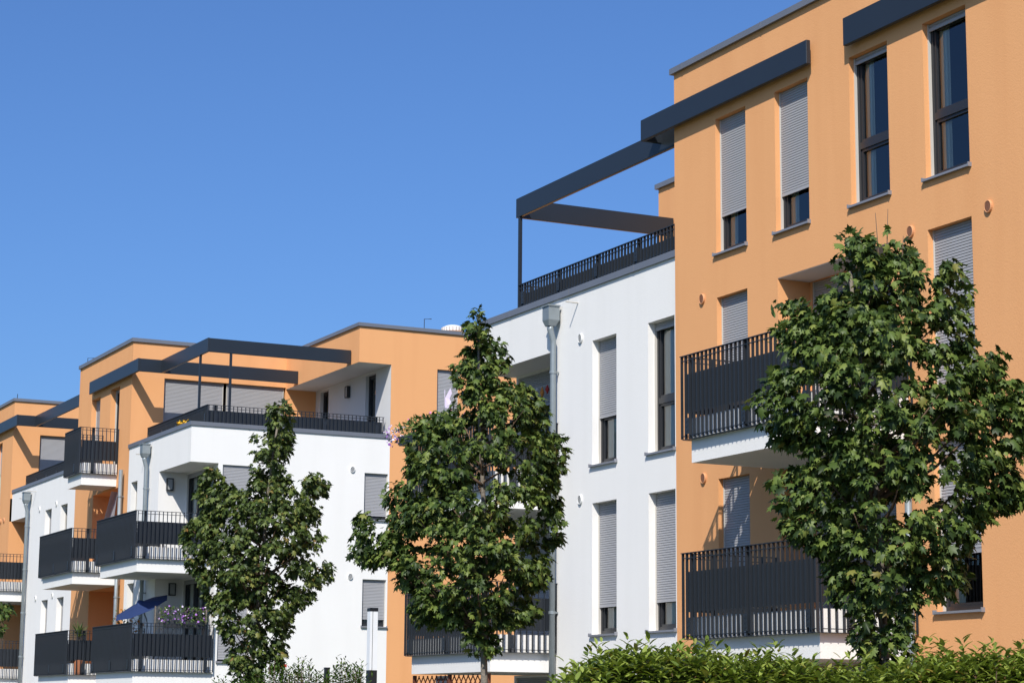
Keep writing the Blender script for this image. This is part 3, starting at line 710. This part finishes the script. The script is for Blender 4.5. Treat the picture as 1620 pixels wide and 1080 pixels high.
TREES = {
'R':((11.82,16.16),[(-0.3,6.1),(-0.09,6.07),(0.01,5.9),(0.11,5.93),(0.14,6.05),(0.26,6.08),(0.3,6.0),(0.4,5.91),(0.47,5.69),(0.54,5.62),(0.62,5.85),(0.74,5.89),(0.85,5.7),(0.85,5.33),(0.81,5.03),(1.12,4.98),(1.17,4.73),(1.45,4.66),(1.55,4.26),(1.31,4.02),(1.18,3.81),(1.42,3.73),(1.41,3.61),(1.06,3.48),(0.85,3.28),(0.75,3.08),(0.78,2.87),(0.57,2.73),(0.39,2.64),(0.27,2.44),(0.21,2.15),(0.11,1.95),(-0.17,1.98),(-0.27,2.2),(-0.31,2.43),(-0.45,2.63),(-0.53,2.95),(-0.65,3.13),(-0.91,3.24),(-0.96,3.44),(-1.06,3.68),(-1.04,3.85),(-0.81,3.92),(-0.72,4.03),(-0.92,4.12),(-1.21,4.39),(-1.24,4.5),(-1.03,4.72),(-0.91,4.96),(-0.95,5.32),(-0.93,5.49),(-0.77,5.5),(-0.67,5.32),(-0.55,5.5),(-0.37,5.6),(-0.36,5.93)]),
'M':((11.37,23.72),[(-0.25,6.53),(-0.15,6.61),(-0.01,6.51),(0.02,6.17),(0.21,6.21),(0.26,6.05),(0.18,5.81),(0.31,5.69),(0.49,5.64),(0.73,5.41),(0.76,5.1),(0.95,4.94),(0.99,4.67),(0.85,4.51),(0.89,4.15),(0.92,3.77),(0.76,3.49),(0.74,3.22),(0.55,3.07),(0.63,2.84),(0.47,2.72),(0.24,2.68),(0.15,2.52),(0.21,2.33),(0.01,2.33),(-0.18,2.37),(-0.26,2.6),(-0.53,2.71),(-0.88,2.67),(-0.92,2.9),(-0.89,3.13),(-1.12,3.21),(-1.24,3.44),(-1.51,3.4),(-1.67,3.51),(-1.62,3.78),(-1.63,4.04),(-1.49,4.11),(-1.33,3.9),(-1.18,3.75),(-1.24,4.14),(-1.24,4.41),(-1.02,4.49),(-0.95,4.77),(-1.07,5.0),(-0.8,5.24),(-0.45,5.33),(-0.4,5.72),(-0.43,5.92),(-0.28,6.09),(-0.32,6.37)]),
'L':((11.52,32.67),[(0.21,6.61),(0.36,6.69),(0.49,6.56),(0.55,6.04),(0.49,5.63),(0.55,5.21),(0.74,5.06),(0.75,5.37),(0.95,5.47),(1.16,5.32),(1.12,5.01),(0.97,4.66),(1.1,4.4),(1.04,4.1),(1.27,4.05),(1.25,3.74),(1.0,3.59),(0.95,3.34),(0.7,3.29),(0.61,2.98),(0.51,2.78),(0.57,2.58),(0.37,2.28),(0.23,2.06),(-0.28,2.13),(-0.41,2.53),(-0.5,2.88),(-0.72,3.33),(-0.85,3.68),(-1.09,3.93),(-1.18,4.38),(-1.07,4.64),(-0.82,4.74),(-0.98,5.0),(-0.84,5.46),(-0.64,5.51),(-0.49,5.26),(-0.27,5.16),(-0.08,5.21),(-0.05,5.72),(-0.07,6.03),(0.09,6.24)]),
'F':((7.73,36.80),[(-0.81,3.34),(-0.39,3.55),(0.26,3.5),(0.77,3.48),(0.89,3.33),(0.83,3.19),(0.92,3.08),(0.82,2.92),(0.61,2.82),(0.53,2.29),(-0.53,2.28),(-0.89,2.91)]),
}
maple('largest leafy maple at right in front of the orange wall', *TREES['R'], 1000, 16, .094, 3)
maple('maple with bare lower trunk in front of the white wing and its balconies', *TREES['M'], 960, 16, .094, 7)
maple('narrow topped maple in front of the white corner block', *TREES['L'], 950, 16, .092, 11, 'maple leaf young')
maple('maple of which only a few leaves show at the left edge', *TREES['F'], 120, 15, .108, 13, nleaf=60)

def sprout(root, p0, p1, leaves, size, seed):
    """a bare leading shoot with a few leaves at its tip"""
    rnd = np.random.default_rng(seed)
    p0, p1 = np.array(p0), np.array(p1)
    MB().tube([tuple(p0), tuple(p0 * .5 + p1 * .5 + np.array([.01, .01, 0])), tuple(p1)], [.009, .006, .003], 6).obj('limb', 'twig', root, smooth=True)
    if leaves:
        t = rnd.uniform(.45, 1, leaves)[:, None]; pos = p0 * (1 - t) + p1 * t + rnd.normal(size=(leaves, 3)) * .02
        d = rnd.normal(size=(leaves, 3)); rot = frames(d + np.array([0, 0, -.5]), np.array([0, 0, 1.]) + rnd.normal(size=(leaves, 3)) * .4)
        link(bpy.data.objects.new('leaf_cluster', leaf_mesh('leaf_cluster', 'maple', 'maple leaf', pos, rot, rnd.uniform(.6, 1, leaves) * size)), root)
big = [o for o in COL.objects if o.name == 'maple_tree'][0]
for (l0, z0), (l1, z1), n in (((.02, 5.5), (-.02, 6.32), 0), ((.06, 5.6), (.1, 6.36), 5), ((.2, 5.6), (.24, 6.1), 7)):
    bb = Vector((11.82, 16.16, 0)); q0 = bb + R0 * l0 + Vector((0, 0, z0)); q1 = bb + R0 * l1 + Vector((0, 0, z1))
    sprout(big, q0, q1, n, .11, int(z1 * 100))

# ------------------------------------------------------------------ hedge and shrub
def shoots(starts, heights, nleaf, size, rnd, droop=.35):
    """upright shoots with leaves spiralling up them"""
    pos, tip, nrm, sz = [], [], [], []
    for p, h in zip(starts, heights):
        lean = rnd.normal(size=2) * .12; w0 = rnd.uniform(0, 6.28); n = max(4, int(nleaf * rnd.uniform(.75, 1.25)))
        for k in range(n):
            f = (k + .5) / n; w = w0 + k * 2.4
            q = p + np.array([lean[0] * f * h, lean[1] * f * h, h * f])
            o = np.array([math.cos(w), math.sin(w), 0]); up = .25 + 1.25 * f ** 1.5
            pos.append(q); tip.append(o + np.array([0, 0, up - droop]) + rnd.normal(size=3) * .18)
            nrm.append(-o * (.4 + .5 * f) + np.array([0, 0, 1.]) + rnd.normal(size=3) * .15); sz.append(size * rnd.uniform(.7, 1.15) * (1 - .25 * f))
    return np.array(pos), frames(np.array(tip), np.array(nrm)), np.array(sz)
rnd = np.random.default_rng(21)
H0, H1 = np.array([8.0, 15.78, 0]), np.array([13.4, 13.12, 0]); HD = np.array(F0)
HL = np.linalg.norm(H1 - H0); hu = (H1 - H0) / HL
prof = [(0, 1.6), (.22, 1.93), (.6, 2.07), (.85, 2.13), (1.1, 2.11), (1.5, 2.07), (2.05, 2.05), (2.45, 1.95), (2.9, 1.99), (3.3, 2.07), (3.7, 2.10), (4.4, 2.07), (6.1, 2.07)]
def htop(u): return np.interp(u, [a for a, _ in prof], [b for _, b in prof])
hedge = empty('laurel_hedge', tuple((H0 + H1) / 2), 'dense glossy laurel hedge along the bottom right', 'hedge')
st, hh = [], []
for k in range(1500):
    u, d = rnd.uniform(0, HL), rnd.uniform(-.45, .5)
    t = htop(u) + rnd.normal() * .035 - .10 * (d / .5) ** 2; h = rnd.uniform(.22, .42)
    if rnd.random() < .07: t += rnd.uniform(.08, .16)
    st.append(H0 + hu * u + HD * d + np.array([0, 0, t - h])); hh.append(h)
for k in range(520):
    u = rnd.uniform(0, HL); t = rnd.uniform(.25, 1.0) * htop(u) - .1; h = .3
    st.append(H0 + hu * u + HD * (-.42 + rnd.normal() * .06) + np.array([0, 0, t - h])); hh.append(h)
pos, rot, sz = shoots(st, hh, 13, .13, rnd)
split_front(pos, rot, sz, hedge, H0, 'laurel', 'laurel leaf', 'foliage', 300, (75, 4))
for k in range(60):
    u, d = rnd.uniform(0.1, HL), rnd.uniform(-.3, .4); q = H0 + hu * u + HD * d; t = htop(u) - .12
    MB().tube([tuple(q), tuple(q + np.array([rnd.normal() * .08, rnd.normal() * .08, t * .6])), tuple(q + np.array([rnd.normal() * .1, rnd.normal() * .1, t]))], [.014, .01, .004], 5).obj('stem', 'twig', hedge)
rnd = np.random.default_rng(5)
shrub = empty('shrub', (11.7, 31.4, 0), 'loose shrub with thin upright shoots below the narrow topped maple', 'shrub')
S0, S1 = np.array([10.6, 32.0, 0]), np.array([12.75, 30.9, 0]); st, hh = [], []
tops = [(0, 2.0), (.12, 2.2), (.25, 2.1), (.42, 2.42), (.5, 2.32), (.62, 2.4), (.7, 2.22), (.85, 2.42), (.97, 2.36), (1, 2.15)]
for k in range(330):
    f = rnd.uniform(0, 1); d = rnd.uniform(-.4, .4); t = np.interp(f, [a for a, _ in tops], [b for _, b in tops]) - abs(rnd.normal()) * .16 + (rnd.random() < .12) * .12
    h = rnd.uniform(.4, .7); st.append(S0 + (S1 - S0) * f + HD * d + np.array([0, 0, t - h])); hh.append(h)
    if k % 3 == 0:
        b_ = S0 + (S1 - S0) * f + HD * d; MB().tube([tuple(b_), tuple(st[-1]), tuple(st[-1] + np.array([0, 0, h * .9]))], [.008, .006, .003], 5).obj('stem', 'twig', shrub)
pos, rot, sz = shoots(st, hh, 16, .095, rnd, .15)
split_front(pos, rot, sz, shrub, S0, 'laurel', 'shrub leaf', 'foliage', 120, (40, 3))

# ------------------------------------------------------------------ street furniture
lx, ly = 15.5, 37.26
lp = empty('lamp_column', (lx, ly, 0), 'square white light column with black cap before the white corner block', 'lamp')
def sq(name, mat, par, x, y, w, z0, z1, d=None): return MB().box(x - w, x + w, y - (d or w), y + (d or w), z0, z1).obj(name, mat, par)
sq('base', 'black post', lp, lx, ly, .078, 0, 2.42); sq('cap', 'black post', lp, lx, ly, .08, 3.51, 3.57)
for a, b_ in ((-.076, -.03), (-.016, .076)):
    MB().box(lx + a, lx + b_, ly - .074, ly + .074, 2.421, 3.509).obj('light_panel', 'white post', lp)
MB().box(lx - .0295, lx - .0165, ly - .06, ly + .06, 2.421, 3.509).obj('slot', 'black post', lp)
bo = empty('post', (14.82, 37.8, 0), 'short black square post rising out of the loose shrub', 'post'); sq('shaft', 'black post', bo, 14.82, 37.8, .042, 0, 2.44); sq('cap', 'black post', bo, 14.82, 37.8, .047, 2.441, 2.47)
sg = empty('small_sign', (13.98, 37.9, 0), 'small red and white sign beside the shrub', 'sign')
sq('pole', 'zinc', sg, 13.98, 37.94, .02, 0, 2.5); MB().box(13.93, 14.05, 37.88, 37.9, 2.36, 2.46).obj('white_plate', 'pale card', sg); MB().box(13.93, 14.05, 37.88, 37.9, 2.462, 2.52).obj('red_plate', 'red paint', sg)

# ------------------------------------------------------------------ lattice, plants and furniture on the balconies
def lattice(root, ax, fixed, a, b, z0, z1, step, th, mat):
    n = int((b - a + z1 - z0) / step) + 1
    for k in range(-n, n + 1):
        for s_ in (1, -1):
            # strip along u = u0 + s*(z - z0)
            u0 = a + k * step; pts = []
            za, zb = z0, z1
            ua, ub = u0, u0 + s_ * (z1 - z0)
            lo, hi = (ua, ub) if ua < ub else (ub, ua)
            if hi <= a or lo >= b: continue
            def clip(u): return z0 + (u - u0) / s_
            if min(ua, ub) < a: 
                if s_ > 0: za = clip(a); ua = a
                else: zb = clip(a); ub = a
            if max(ua, ub) > b:
                if s_ > 0: zb = clip(b); ub = b
                else: za = clip(b); ua = b
            if abs(zb - za) < .03: continue
            f = fixed + (.006 if s_ > 0 else -.006)
            P_ = (lambda u, z: (f, u, z)) if ax == 'y' else (lambda u, z: (u, f, z))
            MB().tube([P_(ua, za), P_(ub, zb)], th, 4).obj('lath', mat, root)
tl = empty('trellis', (16.62, 36.2, 0), 'dark red wooden diamond trellis below the balcony of the white wing', 'trellis')
lattice(tl, 'y', 16.62, 34.6, 37.75, 1.5, 2.33, .2, .011, 'dark wood')
for y in (34.55, 36.2, 37.8): MB().box(16.59, 16.65, y - .03, y + .03, 0, 2.345).obj('post', 'dark wood', tl)
ns = empty('notice_board', (16.75, 37.0, 0), 'pale notice board behind the diamond trellis', 'sign')
MB().box(16.75, 16.77, 36.62, 37.12, 1.75, 2.33).obj('board', 'pale card', ns)
for k, (z, w) in enumerate(((2.26, .2), (2.16, .2), (2.05, .14))): MB().box(16.744, 16.749, 36.87 - w, 36.87 + w, z - .02, z + .02).obj('print', 'dark text', ns)
for y in (36.65, 37.09): MB().box(16.772, 16.80, y - .015, y + .015, 0, 2.3).obj('leg', 'zinc', ns)

def cloud(root, part, kind, mat, box, n, size, seed, up=.3):
    rnd = np.random.default_rng(seed)
    lo, hi = np.array(box[0]), np.array(box[1]); c = (lo + hi) / 2
    p = rnd.uniform(-1, 1, (n * 2, 3)); p = p[(p ** 2).sum(1) < 1.7][:n]; pos = c + p * (hi - lo) / 2
    tip = p + rnd.normal(size=p.shape) * .5 + np.array([0, 0, up]); nrm = np.array([0, 0, .8]) + p * .4 + rnd.normal(size=p.shape) * .5
    o = link(bpy.data.objects.new(part, leaf_mesh(part, kind, mat, pos, frames(tip, nrm), rnd.uniform(.6, 1.2, len(p)) * size)), root); o['kind'] = 'stuff'
    return o
def flowerbox(label, x0, x1, y0, y1, z, h, petals, seed, n=260, cat='flower box'):
    root = empty('flower_box', ((x0 + x1) / 2, (y0 + y1) / 2, z - .18), label, cat)
    MB().box(x0, x1, y0, y1, z - .18, z).obj('box', 'dark plastic', root)
    cloud(root, 'foliage', 'laurel', 'balcony leaf', ((x0 - .12, y0 - .1, z - .12), (x1 + .12, y1 + .1, z + h)), n, .09, seed)
    for k, (mat, cnt, bx) in enumerate(petals):
        cloud(root, 'blossom', 'petal', mat, bx or ((x0 - .15, y0 - .12, z - .05), (x1 + .1, y1 + .1, z + h + .04)), cnt, .055, seed + 5 + k)
    return root
flowerbox('long flower box overflowing with green and lilac blossom on the white wing balcony', 16.25, 16.43, 35.2, 37.9, 6.92, .24, [('pink petal', 25, None), ('lilac film', 45, ((16.1, 37.85, 6.85), (16.45, 38.4, 7.15))), ('purple petal', 30, ((16.1, 37.75, 6.8), (16.45, 38.4, 7.15)))], 31, 800)
flowerbox('flower box with purple blossom in front of a thin lattice on the lowest corner balcony', 16.75, 17.75, 54.26, 54.42, 3.98, .34, [('purple petal', 70, None), ('lilac film', 30, None)], 41, 330)
tl2 = empty('plant_lattice', (17.3, 54.5, 3.0), 'thin brown lattice behind purple flowers on the lowest corner balcony', 'lattice')
lattice(tl2, 'x', 54.5, 16.55, 17.9, 3.75, 4.34, .16, .006, 'bark')
for x in (16.53, 17.92): MB().box(x - .015, x + .015, 54.48, 54.52, 2.67, 4.36).obj('post', 'bark', tl2)
r = empty('potted_plant', (16.25, 56.2, 2.67), 'leafy plant with orange blossom under the blue parasol', 'plant')
MB().tube([(16.25, 56.2, 2.67), (16.25, 56.2, 3.0)], [.14, .19], 14).obj('pot', 'terracotta', r)
cloud(r, 'foliage', 'laurel', 'balcony leaf', ((15.95, 55.9, 3.0), (16.6, 56.5, 4.3)), 150, .11, 51); cloud(r, 'blossom', 'petal', 'orange petal', ((15.95, 55.8, 3.7), (16.6, 56.4, 4.3)), 60, .07, 52)
def palm(label, x, y, z0, zc, n, L, seed):
    rnd = np.random.default_rng(seed); root = empty('potted_palm', (x, y, z0), label, 'plant')
    MB().tube([(x, y, z0), (x, y, z0 + .4)], [.16, .2], 14).obj('pot', 'terracotta', root)
    MB().tube([(x, y, z0 + .4), (x, y, zc)], [.05, .03], 8).obj('stem', 'bark', root)
    for k in range(n):
        w = rnd.uniform(0, 6.28); e = rnd.uniform(.15, 1.35); l = L * rnd.uniform(.7, 1.1)
        d = np.array([math.cos(w) * math.cos(e), math.sin(w) * math.cos(e), math.sin(e)]); s_ = np.cross(d, [0, 0, 1.]); s_ /= np.linalg.norm(s_); c = np.array([x, y, zc])
        a, b_, t = c + d * l * .05, c + d * l * .6, c + d * l + np.array([0, 0, -.12 * l])
        m = MB(); wd = s_ * .018; m.quad(a - wd * .5, a + wd * .5, b_ + wd, b_ - wd); m.poly([b_ - wd, b_ + wd, t]); m.obj('frond', 'palm leaf', root)
palm('spiky potted palm on the lowest balcony of the orange tower', 16.15, 60.55, 2.67, 3.72, 46, .55, 61)
r = empty('yellow_flower', (17.5, 55.75, 9.25), 'small bright yellow flower on the terrace parapet of the corner block', 'plant')
MB().tube([(17.5, 55.75, 9.25), (17.5, 55.75, 9.33)], [.06, .08], 10).obj('pot', 'terracotta', r)
cloud(r, 'foliage', 'laurel', 'balcony leaf', ((17.4, 55.6, 9.3), (17.6, 55.9, 9.42)), 20, .09, 71); cloud(r, 'blossom', 'petal', 'yellow petal', ((17.4, 55.55, 9.32), (17.6, 55.95, 9.46)), 45, .07, 72)
r = empty('potted_plant', (16.55, 24.75, 5.62), 'tall light green potted plant on the upper balcony of the orange block', 'plant')
MB().tube([(16.55, 24.75, 5.62), (16.55, 24.75, 5.95)], [.13, .18], 14).obj('pot', 'terracotta', r)
MB().tube([(16.55, 24.75, 5.95), (16.52, 24.78, 6.6), (16.5, 24.8, 7.1)], [.015, .01, .005], 6).obj('stem', 'twig', r)
cloud(r, 'foliage', 'laurel', 'balcony leaf', ((16.3, 24.5, 6.2), (16.75, 25.05, 7.22)), 90, .13, 81)
r = empty('dry_shrub', (18.3, 30.6, 8.93), 'brownish potted shrub behind the roof terrace railing of the white wing', 'plant')
MB().tube([(18.3, 30.6, 8.93), (18.3, 30.6, 9.2)], [.14, .18], 12).obj('pot', 'terracotta', r)
cloud(r, 'foliage', 'laurel', 'warm wood', ((18.05, 30.35, 9.2), (18.5, 31.2, 9.62)), 110, .07, 91)

def chair(label, x, y, z, face, mat='dark plastic'):
    root = empty('garden_chair', (x, y, z), label, 'chair'); f = face
    MB().box(x - .22, x + .22, y - .22, y + .22, z + .42, z + .45).obj('seat', mat, root)
    b = MB(); 
    for k in range(5):
        zz = z + .5 + k * .1; b = MB(); yb = y + f * (.22 + .02 * k); b.box(x - .21, x + .21, yb - .012, yb + .012, zz, zz + .07).obj('back_slat', mat, root)
    for sx in (-1, 1):
        MB().tube([(x + sx * .21, y + f * .2, z + .42), (x + sx * .21, y + f * .34, z + 1.02)], .016, 6).obj('back_post', mat, root)
        MB().tube([(x + sx * .22, y - f * .2, z + .66), (x + sx * .22, y + f * .26, z + .66)], .016, 6).obj('armrest', mat, root)
        for sy in (-1, 1): MB().tube([(x + sx * .2, y + sy * .2, z), (x + sx * .2, y + sy * .2, z + .42)], .014, 6).obj('leg', mat, root)
chair('dark garden chair nearest the door on the upper corner balcony', 17.0, 56.3, 5.57, 1); chair('dark garden chair nearest the street on the upper corner balcony', 16.45, 56.1, 5.57, 1)
chair('dark garden chair at the far end of the upper balcony of the orange block', 16.75, 26.1, 5.62, 1); chair('dark garden chair on the lower balcony of the orange block', 16.75, 25.7, 2.72, 1)
r = empty('garden_table', (16.6, 55.2, 5.57), 'low dark table on the upper corner balcony', 'table')
MB().box(16.3, 16.9, 54.9, 55.5, 6.25, 6.29).obj('table_top', 'dark plastic', r)
for a in (-.26, .26):
    for b_ in (-.26, .26): MB().tube([(16.6 + a, 55.2 + b_, 5.57), (16.6 + a * .8, 55.2 + b_ * .8, 6.25)], .018, 6).obj('leg', 'dark plastic', r)
# parasol tilted over the lowest corner balcony
r = empty('parasol', (16.75, 55.6, 2.67), 'blue tilted parasol on the lowest corner balcony', 'parasol')
pc = np.array([16.42, 55.6, 4.5]); axv = np.array([-.46, -.12, .88]); axv /= np.linalg.norm(axv); e1 = np.cross(axv, [0, 1., 0]); e1 /= np.linalg.norm(e1); e2 = np.cross(axv, e1)
N = 8; rim = [pc - axv * .16 + (e1 * math.cos(2 * math.pi * k / N) + e2 * math.sin(2 * math.pi * k / N)) * .78 for k in range(N)]
m = MB()
for k in range(N): m.poly([pc, rim[k], rim[(k + 1) % N]])
m.obj('canopy', 'blue fabric', r)
for k in range(N): MB().tube([tuple(pc - axv * .02), tuple(rim[k] - axv * .012)], .006, 5).obj('rib', 'zinc', r)
m = MB()
for k in range(N): m.poly([pc + axv * .07, pc - axv * .005 + (rim[k] - pc) * .2, pc - axv * .005 + (rim[(k + 1) % N] - pc) * .2])
m.obj('vent_cap', 'blue fabric', r)
MB().tube([tuple(pc), tuple(pc - axv * .5), (16.75, 55.65, 3.5), (16.75, 55.65, 2.7)], .018, 8).obj('pole', 'zinc', r)
MB().tube([(16.75, 55.65, 2.67), (16.75, 55.65, 2.74)], .22, 16).obj('foot', 'dark plastic', r)
# board leaning on the tower balcony
r = empty('leaning_board', (17.05, 61.0, 5.57), 'grey blue board leaning upright on the upper tower balcony', 'board')
m = MB(); a, b_, c, d = (16.72, 60.85, 6.9), (17.16, 61.15, 6.9), (17.3, 61.25, 7.99), (17.03, 60.95, 7.97)
off = np.array([.02, .03, 0]); A = [np.array(q) for q in ((16.45, 60.75, 5.6), (17.02, 61.05, 5.6), c, d)]
for q in (A, [p_ + off for p_ in A]): m.poly([tuple(p_) for p_ in q])
for k in range(4): m.quad(tuple(A[k]), tuple(A[(k + 1) % 4]), tuple(A[(k + 1) % 4] + off), tuple(A[k] + off))
m.obj('panel', 'grey board', r)
# ornaments
r = empty('garland', (18.4, 36.4, 7.9), 'coloured paper garland hanging in the loggia of the white wing', 'garland')
pts = [(18.4, 34.7 + 2.6 * t, 8.06 - .25 * math.sin(math.pi * t)) for t in np.linspace(0, 1, 13)]
MB().tube(pts, .004, 4).obj('string', 'pale card', r)
for k, q in enumerate(pts[1:-1]):
    h = .12 + .05 * (k % 3); MB().tube([(q[0], q[1], q[2]), (q[0], q[1], q[2] - h * .5), (q[0], q[1], q[2] - h)], [.008, .045, .008], 7).obj('pendant', ('red paint', 'orange petal', 'pale card', 'pink petal')[k % 4], r)
r = empty('garden_ornament', (16.36, 36.0, 6.92), 'pale lilac butterfly ornament on a stick above the flower box', 'ornament')
MB().tube([(16.36, 36.0, 6.9), (16.36, 36.0, 7.3)], .006, 5).obj('stick', 'zinc', r)
for s_ in (-1, 1):
    m = MB(); m.poly([(16.36, 36.0 + s_ * .004, 7.26), (16.36 + .04, 36.0 + s_ * .1, 7.24), (16.36 + .06, 36.0 + s_ * .13, 7.36), (16.36 + .05, 36.0 + s_ * .09, 7.42), (16.36 + .07, 36.0 + s_ * .15, 7.52), (16.36 + .05, 36.0 + s_ * .12, 7.62), (16.36, 36.0 + s_ * .004, 7.45)]); o = m.obj('wing', 'lilac film', r)
    o.modifiers.new('thick', 'SOLIDIFY').thickness = .006
